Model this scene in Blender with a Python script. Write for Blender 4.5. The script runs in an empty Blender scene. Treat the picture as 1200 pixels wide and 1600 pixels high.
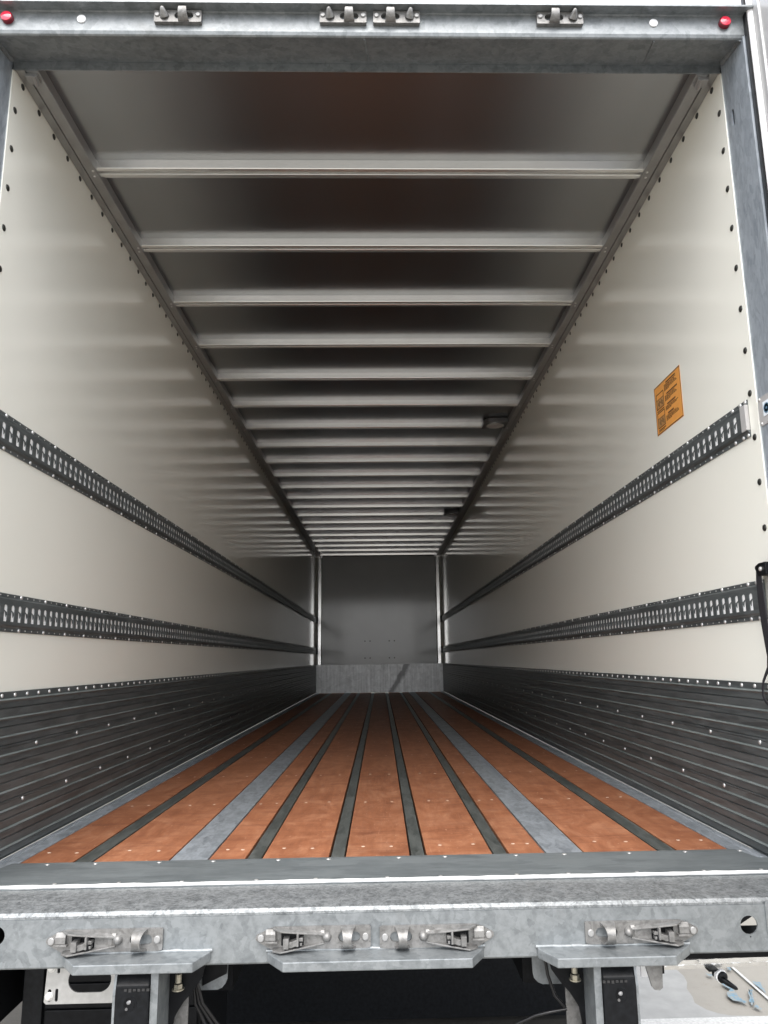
import bpy, bmesh, math, random
from mathutils import Vector, Matrix

random.seed(7)
SC = bpy.context.scene
COL = SC.collection
R = math.radians

# ------------------------------------------------------------------ camera
def look(pitch, yaw, roll):
    cy, sy = math.cos(yaw), math.sin(yaw)
    f = Vector((sy * math.cos(pitch), cy * math.cos(pitch), math.sin(pitch)))
    r = Vector((cy, -sy, 0)); u = r.cross(f)
    cr, sr = math.cos(roll), math.sin(roll)
    return r * cr + u * sr, f, u * cr - r * sr

cam = bpy.data.cameras.new('camera')
cam.sensor_fit = 'HORIZONTAL'; cam.sensor_width = 36.0
cam.lens = 1135.8 / 1200 * 36
cam.shift_x = -19.36 / 1200; cam.shift_y = 15.1 / 1200
cam.clip_start = 0.02; cam.clip_end = 3000
cam_ob = bpy.data.objects.new('camera', cam); COL.objects.link(cam_ob)
r_, f_, u_ = look(0.1866, 0.0242, -0.0137)
M = Matrix((r_, u_, -f_)).transposed().to_4x4(); M.translation = Vector((0.0144, -2.2157, 0.6301))
cam_ob.matrix_world = M
SC.camera = cam_ob

# ------------------------------------------------------------------ light
SUN_EL, SUN_ROT = R(55), R(186)
w = bpy.data.worlds.new('World'); SC.world = w; w.use_nodes = True
nt = w.node_tree; bg = nt.nodes['Background']
sk = nt.nodes.new('ShaderNodeTexSky'); sk.sky_type = 'NISHITA'; sk.sun_disc = False
sk.sun_elevation = SUN_EL; sk.sun_rotation = SUN_ROT
sk.air_density = 0.8; sk.dust_density = 4.0; sk.ozone_density = 0.4
# thin even overcast over the sky: the same pale cloud deck all the way round
ov = nt.nodes.new('ShaderNodeMix'); ov.data_type = 'RGBA'; ov.inputs[0].default_value = 0.75; ov.inputs[7].default_value = (5.2, 5.35, 5.6, 1)
nt.links.new(sk.outputs[0], ov.inputs[6]); nt.links.new(ov.outputs[2], bg.inputs[0]); bg.inputs[1].default_value = 0.15
sun = bpy.data.lights.new('sun', 'SUN'); sun.energy = 0.9; sun.angle = R(55); sun.color = (1, 0.98, 0.95)
sun_ob = bpy.data.objects.new('sun', sun); COL.objects.link(sun_ob)
sdir = Vector((math.sin(SUN_ROT) * math.cos(SUN_EL), math.cos(SUN_ROT) * math.cos(SUN_EL), math.sin(SUN_EL)))
sun_ob.rotation_euler = sdir.to_track_quat('Z', 'Y').to_euler(); sun_ob.location = (0, -20, 20)
SC.view_settings.view_transform = 'Standard'; SC.view_settings.look = 'None'
SC.view_settings.exposure = 1.82; SC.view_settings.gamma = 1
SC.render.engine = 'CYCLES'
cy = SC.cycles
cy.max_bounces = 24; cy.diffuse_bounces = 16; cy.glossy_bounces = 12; cy.transmission_bounces = 4
cy.sample_clamp_indirect = 8; cy.blur_glossy = 0.5
cy.caustics_reflective = True
cy.use_denoising = True

# ------------------------------------------------------------------ materials
class Mat:
    def __init__(s, name):
        s.m = bpy.data.materials.new(name); s.m.use_nodes = True
        s.t = s.m.node_tree; s.b = s.t.nodes['Principled BSDF']
        s.tc = s.t.nodes.new('ShaderNodeTexCoord')
    def n(s, kind, **kw):
        x = s.t.nodes.new(kind)
        for k, v in kw.items():
            if k in x.inputs.keys(): x.inputs[k].default_value = v
            else: setattr(x, k, v)
        return x
    def l(s, a, b): s.t.links.new(a, b)
    def noise(s, scale, detail=4, rough=0.55, stretch=(1, 1, 1), coord='Object', dist=0.0):
        mp = s.n('ShaderNodeMapping'); mp.inputs['Scale'].default_value = stretch
        s.l(s.tc.outputs[coord], mp.inputs['Vector'])
        t = s.n('ShaderNodeTexNoise'); t.inputs['Scale'].default_value = scale
        t.inputs['Detail'].default_value = detail; t.inputs['Roughness'].default_value = rough
        t.inputs['Distortion'].default_value = dist
        s.l(mp.outputs[0], t.inputs['Vector']); return t.outputs['Fac']
    def ramp(s, fac, stops):
        rp = s.n('ShaderNodeValToRGB'); e = rp.color_ramp.elements
        while len(e) < len(stops): e.new(0.5)
        for i, (p, c) in enumerate(stops):
            e[i].position = p; e[i].color = (*c, 1) if len(c) == 3 else c
        s.l(fac, rp.inputs[0]); return rp.outputs[0]
    def mix(s, fac, a, b, mode='MIX'):
        mx = s.n('ShaderNodeMix', data_type='RGBA', blend_type=mode)
        for v, i in ((fac, 0), (a, 6), (b, 7)):
            if isinstance(v, (int, float)): mx.inputs[i].default_value = v
            elif isinstance(v, tuple): mx.inputs[i].default_value = (*v, 1)
            else: s.l(v, mx.inputs[i])
        return mx.outputs[2]
    def set(s, color=None, rough=None, metal=None, spec=None, coat=None):
        for nm, v in (('Base Color', color), ('Roughness', rough), ('Metallic', metal), ('Specular IOR Level', spec), ('Coat Weight', coat)):
            if v is None: continue
            if isinstance(v, tuple): s.b.inputs[nm].default_value = (*v, 1)
            elif isinstance(v, (int, float)): s.b.inputs[nm].default_value = v
            else: s.l(v, s.b.inputs[nm])
        return s
    def bump(s, fac, strength=0.2, dist=0.002):
        b = s.n('ShaderNodeBump'); b.inputs['Strength'].default_value = strength; b.inputs['Distance'].default_value = dist
        s.l(fac, b.inputs['Height']); s.l(b.outputs[0], s.b.inputs['Normal']); return s

def simple(name, color, rough=0.5, metal=0.0, var=0.15, scale=30, bump=0.0, spec=0.5):
    m = Mat(name); f = m.noise(scale, 5)
    lo = tuple(c * (1 - var) for c in color); hi = tuple(min(1, c * (1 + var)) for c in color)
    m.set(color=m.ramp(f, [(0.3, lo), (0.7, hi)]), rough=rough, metal=metal, spec=spec)
    if bump: m.bump(f, bump)
    return m.m

def galvanised(name, dark, light, rough=(0.32, 0.6), metal=0.75, spangle=38, streak=(1, 1, 1), grime=0.0):
    m = Mat(name)
    vo = m.n('ShaderNodeTexVoronoi', feature='F1'); vo.inputs['Scale'].default_value = spangle
    mp = m.n('ShaderNodeMapping'); mp.inputs['Scale'].default_value = streak
    wn = m.n('ShaderNodeTexNoise'); wn.inputs['Scale'].default_value = 14; wn.inputs['Detail'].default_value = 5
    m.l(m.tc.outputs['Object'], mp.inputs[0]); m.l(mp.outputs[0], wn.inputs['Vector'])
    wr = m.n('ShaderNodeVectorMath', operation='MULTIPLY_ADD'); wr.inputs[1].default_value = (0.09, 0.09, 0.09)
    m.l(wn.outputs['Color'], wr.inputs[0]); m.l(mp.outputs[0], wr.inputs[2]); m.l(wr.outputs[0], vo.inputs['Vector'])
    sp = m.n('ShaderNodeSeparateColor'); m.l(vo.outputs['Color'], sp.inputs[0])
    n1 = m.noise(24, 7, 0.72, streak, dist=0.9); n2 = m.noise(75, 5, 0.65, streak)
    a = m.n('ShaderNodeMath', operation='MULTIPLY_ADD'); a.inputs[1].default_value = 0.16; m.l(sp.outputs[0], a.inputs[0])
    b = m.n('ShaderNodeMath', operation='MULTIPLY'); b.inputs[1].default_value = 0.55; m.l(n1, b.inputs[0]); m.l(b.outputs[0], a.inputs[2])
    c = m.n('ShaderNodeMath', operation='MULTIPLY_ADD'); c.inputs[1].default_value = 0.35; m.l(n2, c.inputs[0]); m.l(a.outputs[0], c.inputs[2])
    col = m.ramp(c.outputs[0], [(0.36, dark), (0.62, light)])
    if grime:
        g = m.noise(3.5, 6, 0.7, dist=1.0)
        col = m.mix(m.ramp(g, [(0.55, (0, 0, 0)), (0.75, (grime,) * 3)]), col, (0.10, 0.09, 0.075))
    rg = m.n('ShaderNodeMapRange'); rg.inputs['To Min'].default_value = rough[0]; rg.inputs['To Max'].default_value = rough[1]
    m.l(n1, rg.inputs[0])
    m.set(color=col, rough=rg.outputs[0], metal=metal)
    m.bump(n2, 0.12, 0.001)
    return m.m

G_SILL = galvanised('galvanised steel', (0.160, 0.175, 0.182), (0.262, 0.28, 0.288), metal=0.5, grime=0.25)
G_ROUGH = galvanised('rough zinc', (0.10, 0.11, 0.115), (0.30, 0.315, 0.32), metal=0.5, spangle=170, grime=0.2)
G_FRAME = galvanised('galvanised frame', (0.26, 0.295, 0.335), (0.42, 0.465, 0.51), metal=0.45, spangle=60, streak=(1, 1, 0.35))
G_CAST = galvanised('cast galvanised', (0.135, 0.133, 0.128), (0.25, 0.247, 0.24), metal=0.5, spangle=80, grime=0.5)
G_DARK = galvanised('dark sheet', (0.068, 0.077, 0.078), (0.135, 0.149, 0.150), rough=(0.3, 0.45), metal=0.35, spangle=50, streak=(1, 0.12, 1))
G_STRIP = galvanised('floor strip steel', (0.075, 0.085, 0.08), (0.19, 0.205, 0.195), rough=(0.3, 0.5), metal=0.6, streak=(1, 0.2, 1))
G_WIDE = galvanised('galvanised floor plate', (0.22, 0.245, 0.27), (0.42, 0.46, 0.50), rough=(0.35, 0.55), metal=0.5, streak=(1, 0.4, 1))
G_THRESH = galvanised('threshold steel', (0.15, 0.17, 0.178), (0.23, 0.255, 0.263), rough=(0.4, 0.6), metal=0.5, spangle=15, streak=(0.25, 1, 1))
G_EDGE = galvanised('rubbed zinc highlight', (0.10, 0.125, 0.12), (0.24, 0.27, 0.265), rough=(0.35, 0.5), metal=0.3, streak=(1, 0.1, 1))  # lighter zinc for up-facing ledges: rubbed edge with its highlight painted in
RIVET = simple('bright rivet', (0.66, 0.66, 0.65), 0.3, 0.7, 0.08)
DARKRIVET = simple('dark rivet', (0.05, 0.05, 0.045), 0.3, 0.7, 0.2)
BOLT = simple('zinc bolt', (0.78, 0.78, 0.76), 0.35, 0.7, 0.1, 90)
BRASS = simple('yellow zinc nut', (0.42, 0.39, 0.31), 0.4, 0.7, 0.2, 90)
BLACK = simple('black painted steel', (0.006, 0.0065, 0.0075), 0.45, 0.0, 0.4, 40, 0.1, 0.15)
RUBBER = simple('black rubber', (0.007, 0.0078, 0.009), 0.38, 0.0, 0.4, 60, 0.15, 0.18)
CABLE = simple('cable jacket', (0.008, 0.008, 0.009), 0.35, 0.0, 0.2)
ALU = simple('extruded aluminium', (0.90, 0.90, 0.885), 0.22, 0.85, 0.02, 12)
RAILALU = simple('mill aluminium', (0.36, 0.36, 0.355), 0.42, 0.6, 0.08, 10)
STAINLESS = simple('brushed plate', (0.5, 0.5, 0.49), 0.42, 0.75, 0.1, 50)
PLASTIC = simple('grey plastic', (0.42, 0.41, 0.40), 0.5, 0.0, 0.06)
WHITEP = simple('white plastic', (0.9, 0.9, 0.9), 0.35, 0.0, 0.02)
LAMPBODY = simple('lamp housing', (0.07, 0.07, 0.07), 0.35, 0.0, 0.2)
LAMPLENS = simple('lamp diffuser', (0.55, 0.55, 0.53), 0.3, 0.0, 0.05)
REDDARK = simple('red lens rim', (0.16, 0.01, 0.02), 0.2, 0.0, 0.1)
TYRE = simple('tyre rubber', (0.012, 0.012, 0.012), 0.8, 0.0, 0.3)

def wall_mat():
    m = Mat('white laminate panel')
    f = m.noise(1.2, 3, 0.5); g = m.noise(120, 3, 0.6)
    m.set(color=m.ramp(f, [(0.3, (0.86, 0.85, 0.765)), (0.7, (0.88, 0.87, 0.79))]), rough=0.11, spec=0.5)
    wv = m.noise(2.2, 2, 0.4, (1, 0.35, 1))
    ad = m.n('ShaderNodeMath', operation='MULTIPLY_ADD'); ad.inputs[1].default_value = 0.002
    m.l(g, ad.inputs[0]); m.l(wv, ad.inputs[2])
    m.bump(ad.outputs[0], 0.3, 0.008)
    return m.m
WALL = wall_mat()

def ceil_mat():
    m = Mat('bare aluminium sheet')
    f = m.noise(3, 4, 0.5, (1, 0.1, 1))
    m.set(color=m.ramp(f, [(0.3, (0.38, 0.39, 0.40)), (0.7, (0.43, 0.44, 0.45))]), rough=0.26, metal=0.97)
    m.bump(m.noise(1.5, 2, 0.4), 0.15, 0.01)
    return m.m
CEIL = ceil_mat()

def front_mat():
    m = Mat('front panel')
    f = m.noise(2.5, 3)
    m.set(color=m.ramp(f, [(0.3, (0.62, 0.63, 0.62)), (0.7, (0.66, 0.67, 0.66))]), rough=0.1)
    m.bump(m.noise(1.4, 2, 0.4, (1, 1, 0.15)), 0.2, 0.01)
    return m.m
FRONT = front_mat()

def frontkick_mat():
    m = Mat('scuffed galvanised sheet')
    s = m.noise(22, 5, 0.7, (1, 1, 0.04)); b = m.noise(9, 6, 0.7, dist=0.8)
    c = m.mix(0.5, m.ramp(s, [(0.3, (0.30,) * 3), (0.7, (0.90, 0.91, 0.90))]), m.ramp(b, [(0.3, (0.35,) * 3), (0.7, (0.85,) * 3)]))
    # diagonal dirty smear, part of the sheet's wear
    sx = m.n('ShaderNodeSeparateXYZ'); m.l(m.tc.outputs['Object'], sx.inputs[0])
    k = m.n('ShaderNodeMath', operation='MULTIPLY_ADD'); k.inputs[1].default_value = -0.62; m.l(sx.outputs[2], k.inputs[0]); m.l(sx.outputs[0], k.inputs[2])
    wob = m.noise(8, 4); kk = m.n('ShaderNodeMath', operation='MULTIPLY_ADD'); kk.inputs[1].default_value = 0.12; m.l(wob, kk.inputs[0]); m.l(k.outputs[0], kk.inputs[2])
    smear = m.ramp(kk.outputs[0], [(0.20, (0, 0, 0)), (0.235, (0.75,) * 3), (0.30, (0.75,) * 3), (0.36, (0, 0, 0))])
    c = m.mix(smear, c, (0.12, 0.12, 0.12))
    m.set(color=c, rough=0.42, metal=0.45)
    return m.m
FRONTKICK = frontkick_mat()

def wood_mat():
    m = Mat('phenolic plywood')
    oi = m.n('ShaderNodeObjectInfo')
    ofs = m.n('ShaderNodeVectorMath', operation='SCALE'); ofs.inputs[3].default_value = 37.0
    m.l(oi.outputs['Random'], ofs.inputs[0])
    ad = m.n('ShaderNodeVectorMath', operation='ADD'); m.l(m.tc.outputs['Object'], ad.inputs[0]); m.l(ofs.outputs[0], ad.inputs[1])
    def nz(scale, stretch, detail=6, rough=0.65, dist=0.0):
        mp = m.n('ShaderNodeMapping'); mp.inputs['Scale'].default_value = stretch; m.l(ad.outputs[0], mp.inputs[0])
        t = m.n('ShaderNodeTexNoise'); t.inputs['Scale'].default_value = scale; t.inputs['Detail'].default_value = detail
        t.inputs['Roughness'].default_value = rough; t.inputs['Distortion'].default_value = dist
        m.l(mp.outputs[0], t.inputs['Vector']); return t.outputs['Fac']
    n1 = nz(7, (1, 0.7, 1), 8, 0.72, dist=1.2); n2 = nz(30, (1, 0.12, 1), 6, 0.7); n3 = nz(80, (1, 0.5, 1), 3); n4 = nz(13, (0.22, 1.2, 1), 6, 0.75, 0.4)
    c = m.ramp(n1, [(0.28, (0.245, 0.092, 0.044)), (0.5, (0.355, 0.146, 0.073)), (0.72, (0.47, 0.228, 0.128))])
    c = m.mix(0.55, c, m.ramp(n2, [(0.25, (0.42, 0.33, 0.31)), (0.7, (1.0, 1.0, 1.0))]), 'MULTIPLY')
    c = m.mix(m.ramp(n4, [(0.52, (0, 0, 0)), (0.68, (0.6,) * 3)]), c, (0.15, 0.05, 0.027))
    c = m.mix(m.ramp(n3, [(0.66, (0, 0, 0)), (0.72, (0.55,) * 3)]), c, (0.62, 0.36, 0.24))
    rv = m.n('ShaderNodeMapRange'); rv.inputs['To Min'].default_value = 0.86; rv.inputs['To Max'].default_value = 1.1; m.l(oi.outputs['Random'], rv.inputs[0])
    hv = m.n('ShaderNodeHueSaturation'); m.l(rv.outputs[0], hv.inputs['Value']); m.l(c, hv.inputs['Color']); c = hv.outputs[0]
    # fine scuffs left by loads, running at odd angles
    sc = nz(60, (1, 0.05, 1), 2, 0.5, 2.5); c = m.mix(m.ramp(sc, [(0.70, (0, 0, 0)), (0.73, (0.3,) * 3)]), c, (0.52, 0.30, 0.20))
    m.set(color=c, rough=0.5, spec=0.35)
    m.bump(n2, 0.15, 0.001)
    return m.m
WOOD = wood_mat()

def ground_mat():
    m = Mat('shade-dark ground')  # dark ground tone that carries the shade under the trailer
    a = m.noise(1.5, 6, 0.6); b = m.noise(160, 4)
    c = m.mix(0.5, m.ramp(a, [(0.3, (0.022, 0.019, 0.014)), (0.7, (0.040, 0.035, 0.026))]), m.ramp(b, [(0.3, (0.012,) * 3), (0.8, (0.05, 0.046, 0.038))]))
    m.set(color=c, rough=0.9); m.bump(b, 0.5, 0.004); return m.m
def concrete_mat():
    m = Mat('pale concrete')
    a = m.noise(1.1, 6, 0.65); b = m.noise(24, 6, 0.7, dist=0.4); d = m.noise(220, 3)
    c = m.ramp(a, [(0.3, (0.185, 0.172, 0.148)), (0.7, (0.24, 0.226, 0.198))])
    c = m.mix(m.ramp(b, [(0.56, (0, 0, 0)), (0.72, (0.45,) * 3)]), c, (0.17, 0.15, 0.12))
    c = m.mix(m.ramp(d, [(0.62, (0, 0, 0)), (0.72, (0.35,) * 3)]), c, (0.42, 0.40, 0.35))
    m.set(color=c, rough=0.85); m.bump(b, 0.25, 0.004); return m.m
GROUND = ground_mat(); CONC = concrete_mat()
SMOOTHC = simple('smooth screed', (0.25, 0.25, 0.24), 0.75, 0, 0.1, 12)
def worn_paint():
    m = Mat('worn blue paint'); a = m.noise(26, 6, 0.75, dist=0.6); b = m.noise(90, 3)
    c = m.mix(m.ramp(a, [(0.42, (0, 0, 0)), (0.58, (0.95,) * 3)]), (0.21, 0.205, 0.185), m.mix(b, (0.06, 0.14, 0.20), (0.11, 0.22, 0.29)))
    m.set(color=c, rough=0.7); return m.m
BLUEP = worn_paint()
WHITELINE = simple('white line paint', (0.40, 0.40, 0.385), 0.7, 0, 0.2, 70)
REDLENS = Mat('red lens').set(color=(0.75, 0.03, 0.07), rough=0.08, coat=0.6).m
ORANGE = simple('orange label', (0.84, 0.37, 0.085), 0.45, 0, 0.05)
PRINT = simple('dark print', (0.10, 0.05, 0.02), 0.5, 0, 0.1)
PICT = simple('label picture tone', (0.50, 0.26, 0.09), 0.5, 0, 0.15, 60)
DOORWHITE = Mat('white door skin').set(color=(0.40, 0.40, 0.395), rough=0.1, spec=0.5).m
STICKW = simple('white sticker', (0.78, 0.84, 0.88), 0.4, 0, 0.03)
STICKB = simple('sticker blue print', (0.12, 0.22, 0.32), 0.4, 0, 0.1)

# ------------------------------------------------------------------ mesh helpers
class MB:
    def __init__(s): s.v = []; s.f = []
    def add(s, vs, fs):
        o = len(s.v); s.v += [tuple(p) for p in vs]; s.f += [tuple(i + o for i in f) for f in fs]; return s
    def box(s, x0, x1, y0, y1, z0, z1):
        x0, x1 = sorted((x0, x1)); y0, y1 = sorted((y0, y1)); z0, z1 = sorted((z0, z1))
        return s.add([(x0, y0, z0), (x1, y0, z0), (x1, y1, z0), (x0, y1, z0), (x0, y0, z1), (x1, y0, z1), (x1, y1, z1), (x0, y1, z1)],
                     [(0, 3, 2, 1), (4, 5, 6, 7), (0, 1, 5, 4), (1, 2, 6, 5), (2, 3, 7, 6), (3, 0, 4, 7)])
    def prism(s, prof, fn, a, b):
        """closed 2D profile, extruded from a to b; fn(u, v, t) -> xyz"""
        n = len(prof)
        vs = [fn(u, v, a) for u, v in prof] + [fn(u, v, b) for u, v in prof]
        fs = [(i, (i + 1) % n, (i + 1) % n + n, i + n) for i in range(n)]
        fs += [tuple(range(n))[::-1], tuple(range(n, 2 * n))]
        return s.add(vs, fs)
    def tube(s, pts, r, n=8, caps=True):
        pts = [Vector(p) for p in pts]; rings = []; up = None
        for i, p in enumerate(pts):
            t = (pts[min(i + 1, len(pts) - 1)] - pts[max(i - 1, 0)]).normalized()
            if up is None: up = t.orthogonal().normalized()
            up = (up - t * up.dot(t)).normalized(); q = t.cross(up)
            rr = r[i] if isinstance(r, (list, tuple)) else r
            rings.append([p + (up * math.cos(a) + q * math.sin(a)) * rr for a in [2 * math.pi * k / n for k in range(n)]])
        vs = [v for rg in rings for v in rg]; fs = []
        for i in range(len(rings) - 1):
            for k in range(n): fs.append((i * n + k, i * n + (k + 1) % n, (i + 1) * n + (k + 1) % n, (i + 1) * n + k))
        if caps: fs += [tuple(range(n))[::-1], tuple(range((len(rings) - 1) * n, len(rings) * n))]
        return s.add(vs, fs)
    def lathe(s, prof, c, axis, n=12):
        """prof: list of (radius, height) along axis from c"""
        a = Vector(axis).normalized(); u = a.orthogonal().normalized(); v = a.cross(u); c = Vector(c)
        vs = []; fs = []
        for rr, h in prof:
            for k in range(n):
                t = 2 * math.pi * k / n; vs.append(c + a * h + (u * math.cos(t) + v * math.sin(t)) * rr)
        for i in range(len(prof) - 1):
            for k in range(n): fs.append((i * n + k, i * n + (k + 1) % n, (i + 1) * n + (k + 1) % n, (i + 1) * n + k))
        if prof[0][0] > 1e-6: fs.append(tuple(range(n))[::-1])
        if prof[-1][0] > 1e-6: fs.append(tuple(range((len(prof) - 1) * n, len(prof) * n)))
        return s.add(vs, fs)
    def plate(s, outline, holes, fn, t):
        """flat plate of thickness t with holes; fn(u, v, w) -> xyz, w = 0 is the front"""
        bm = bmesh.new(); es = []
        for lp in [outline] + holes:
            vs = [bm.verts.new((u, v, 0)) for u, v in lp]
            es += [bm.edges.new((vs[i], vs[(i + 1) % len(vs)])) for i in range(len(vs))]
        bmesh.ops.triangle_fill(bm, edges=es, use_beauty=True)
        bm.verts.index_update()
        P = [(v.co.x, v.co.y) for v in bm.verts]; n = len(P)
        F = [tuple(v.index for v in f.verts) for f in bm.faces]
        bd = [(e.verts[0].index, e.verts[1].index) for e in bm.edges if len(e.link_faces) == 1]
        bm.free()
        vs = [fn(u, v, 0) for u, v in P] + [fn(u, v, t) for u, v in P]
        fs = F + [tuple(i + n for i in f[::-1]) for f in F] + [(a, b, b + n, a + n) for a, b in bd]
        return s.add(vs, fs)
    def mesh(s, name, mat, smooth=None, bevel=0.0, fix=True):
        me = bpy.data.meshes.new(name); me.from_pydata(s.v, [], s.f); me.materials.append(mat)
        bm = bmesh.new(); bm.from_mesh(me)
        if fix:
            bmesh.ops.remove_doubles(bm, verts=bm.verts, dist=1e-6)
            bmesh.ops.recalc_face_normals(bm, faces=bm.faces)
        if bevel:
            ed = [e for e in bm.edges if len(e.link_faces) == 2 and e.calc_face_angle(0) > R(25)]
            bmesh.ops.bevel(bm, geom=ed, offset=bevel, segments=2, profile=0.6, affect='EDGES', clamp_overlap=True)
        if smooth is not None:
            for f in bm.faces: f.smooth = True
            for e in bm.edges:
                if len(e.link_faces) == 2 and e.calc_face_angle(0) > R(smooth): e.smooth = False
        bm.to_mesh(me); bm.free(); return me
    def obj(s, name, mat, parent=None, **kw):
        return link(name, s.mesh(name, mat, **kw), parent)

def link(name, me, parent=None, loc=None, rot=None, scale=None):
    o = bpy.data.objects.new(name, me); COL.objects.link(o)
    if parent is not None: o.parent = parent
    if loc is not None: o.location = loc
    if rot is not None: o.rotation_euler = rot
    if scale is not None: o.scale = scale
    return o

def copy(src, parent, loc, rot=None):
    o = src.copy(); COL.objects.link(o); o.parent = parent; o.location = loc
    if rot is not None: o.rotation_euler = rot
    return o

def circle(cx, cy, rx, n=20, ry=None):
    ry = ry or rx
    return [(cx + rx * math.cos(2 * math.pi * k / n), cy + ry * math.sin(2 * math.pi * k / n)) for k in range(n)]
def stadium(x0, x1, y0, y1, n=8):
    """rounded-end slot, round on the shorter sides"""
    w_, h_ = x1 - x0, y1 - y0; r = min(w_, h_) / 2; out = []
    cs = [(x1 - r, y1 - r), (x0 + r, y1 - r), (x0 + r, y0 + r), (x1 - r, y0 + r)]
    for q, (cx, cy_) in enumerate(cs):
        for k in range(n + 1):
            a = math.pi / 2 * (q + k / n); out.append((cx + r * math.cos(a), cy_ + r * math.sin(a)))
    ded = []
    for p in out:
        if not ded or (abs(p[0] - ded[-1][0]) + abs(p[1] - ded[-1][1])) > 1e-6: ded.append(p)
    if abs(ded[0][0] - ded[-1][0]) + abs(ded[0][1] - ded[-1][1]) < 1e-6: ded.pop()
    return ded
def roundrect(x0, x1, y0, y1, r, n=4):
    out = []
    for q, (cx, cy_) in enumerate([(x1 - r, y1 - r), (x0 + r, y1 - r), (x0 + r, y0 + r), (x1 - r, y0 + r)]):
        for k in range(n + 1):
            a = math.pi / 2 * (q + k / n); out.append((cx + r * math.cos(a), cy_ + r * math.sin(a)))
    return out

def dome(name, r, h, mat, axis, n=10):
    m = MB(); m.lathe([(r, 0), (r * 0.9, h * 0.55), (r * 0.5, h * 0.92), (0.0, h)], (0, 0, 0), axis, n)
    return m.mesh(name, mat, smooth=60)
def hexhead(name, r, h, mat, axis):
    m = MB(); m.lathe([(r, 0), (r, h * 0.8), (r * 0.8, h)], (0, 0, 0), axis, 6)
    m.lathe([(r * 1.25, -h * 0.15), (r * 1.25, h * 0.12)], (0, 0, 0), axis, 14)
    return m.mesh(name, mat, smooth=40, fix=False)

# ------------------------------------------------------------------ dimensions
W = 1.24; H = 2.677; L = 12.19; ZC = 2.70      # half width, wall top, length, ceiling
YF = -0.155                                     # rear face of the frame
GZ = -1.2                                       # ground level

# ------------------------------------------------------------------ setting
def ground_sheet():
    g = MB(); S = 600; xs = [-S, -6, 1.2, 12, S]; ys = [-S, -12, 20, S]
    g.add([(-S, -S, GZ), (S, -S, GZ), (S, S, GZ), (-S, S, GZ)], [(0, 1, 2, 3)])
    o = g.obj('ground', CONC); o['kind'] = 'structure'; return o
ground_sheet()
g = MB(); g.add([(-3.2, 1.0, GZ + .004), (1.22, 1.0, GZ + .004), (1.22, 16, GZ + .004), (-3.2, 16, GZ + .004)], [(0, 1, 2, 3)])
pave = g.obj('shade_sheet', GROUND); pave['kind'] = 'structure'  # dark sheet laid over the concrete, standing in for the trailer's shade
g = MB(); crack = [(1.741, 2.50), (1.75, 2.36), (1.735, 2.28), (1.70, 2.20), (1.69, 2.10), (1.672, 2.03), (1.70, 1.955), (1.745, 1.91), (1.80, 1.885), (1.97, 1.87)]
pts = [(1.30, 2.9), (1.30, 1.869), (1.97, 1.869)] + crack[::-1] + [(1.72, 2.9)]
g.add([(x, y, GZ + .008) for x, y in pts], [tuple(range(len(pts)))])
g.obj('smooth_screed', SMOOTHC, pave)
for nm, (x0, x1, y0, y1) in (('painted_line', (2.072, 2.088, 1.92, 9)), ('painted_line', (1.24, 8, 1.78, 1.862))):
    g = MB(); g.add([(x0, y0, GZ + .012), (x1, y0, GZ + .012), (x1, y1, GZ + .012), (x0, y1, GZ + .012)], [(0, 1, 2, 3)])
    g.obj(nm, WHITELINE, pave)
flakes = [[(1.918, 2.252), (1.947, 2.235), (1.963, 2.184), (1.945, 2.155), (1.919, 2.176), (1.911, 2.217)],
          [(1.892, 2.129), (1.927, 2.156), (1.947, 2.15), (1.929, 2.061), (1.941, 2.005), (1.928, 1.988), (1.907, 2.016), (1.882, 2.035), (1.874, 2.082)],
          [(2.025, 2.151), (2.044, 2.15), (1.983, 2.012), (1.971, 1.985), (1.95, 1.973), (1.96, 2.013)],
          [(2.092, 2.257), (2.133, 2.235), (2.118, 2.186), (2.098, 2.099), (2.094, 2.167)],
          [(1.977, 1.976), (1.984, 1.932), (1.969, 1.919), (1.949, 1.947)],
          [(2.051, 2.465), (2.068, 2.463), (2.046, 2.404), (2.032, 2.41)],
          [(1.884, 2.369), (1.918, 2.351), (1.904, 2.331), (1.882, 2.342)]]
for fl in flakes:
    rr = []
    for i, p in enumerate(fl):                      # ragged edge
        q = fl[(i + 1) % len(fl)]
        for k in range(5):
            t = k / 5; rr.append((p[0] + (q[0] - p[0]) * t + random.uniform(-.004, .004), p[1] + (q[1] - p[1]) * t + random.uniform(-.006, .006)))
    g = MB(); n = len(rr); c = (sum(x for x, y in rr) / n, sum(y for x, y in rr) / n)
    g.add([(x, y, GZ + .016) for x, y in rr] + [(*c, GZ + .016)], [(i, (i + 1) % n, n) for i in range(n)])
    g.obj('paint_flake', BLUEP, pave)

# ------------------------------------------------------------------ the trailer
T = bpy.data.objects.new('box_trailer', None); COL.objects.link(T); T.location = (0, 0, GZ)
T['label'] = 'empty white-walled box trailer seen through its open rear, with wooden floor'
T['category'] = 'trailer'
ROOT = bpy.data.objects.new  # (parts are built in world space; their parent is lifted back)
_link = link
def link(name, me, parent=None, loc=None, rot=None, scale=None):
    o = _link(name, me, parent, loc, rot, scale)
    if parent is T: o.matrix_parent_inverse = Matrix.Translation((0, 0, -GZ))
    return o

X3 = lambda u, v, t: (t, u, v)      # profile (y, z) swept along x
Y3 = lambda u, v, t: (u, t, v)      # profile (x, z) swept along y

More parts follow.
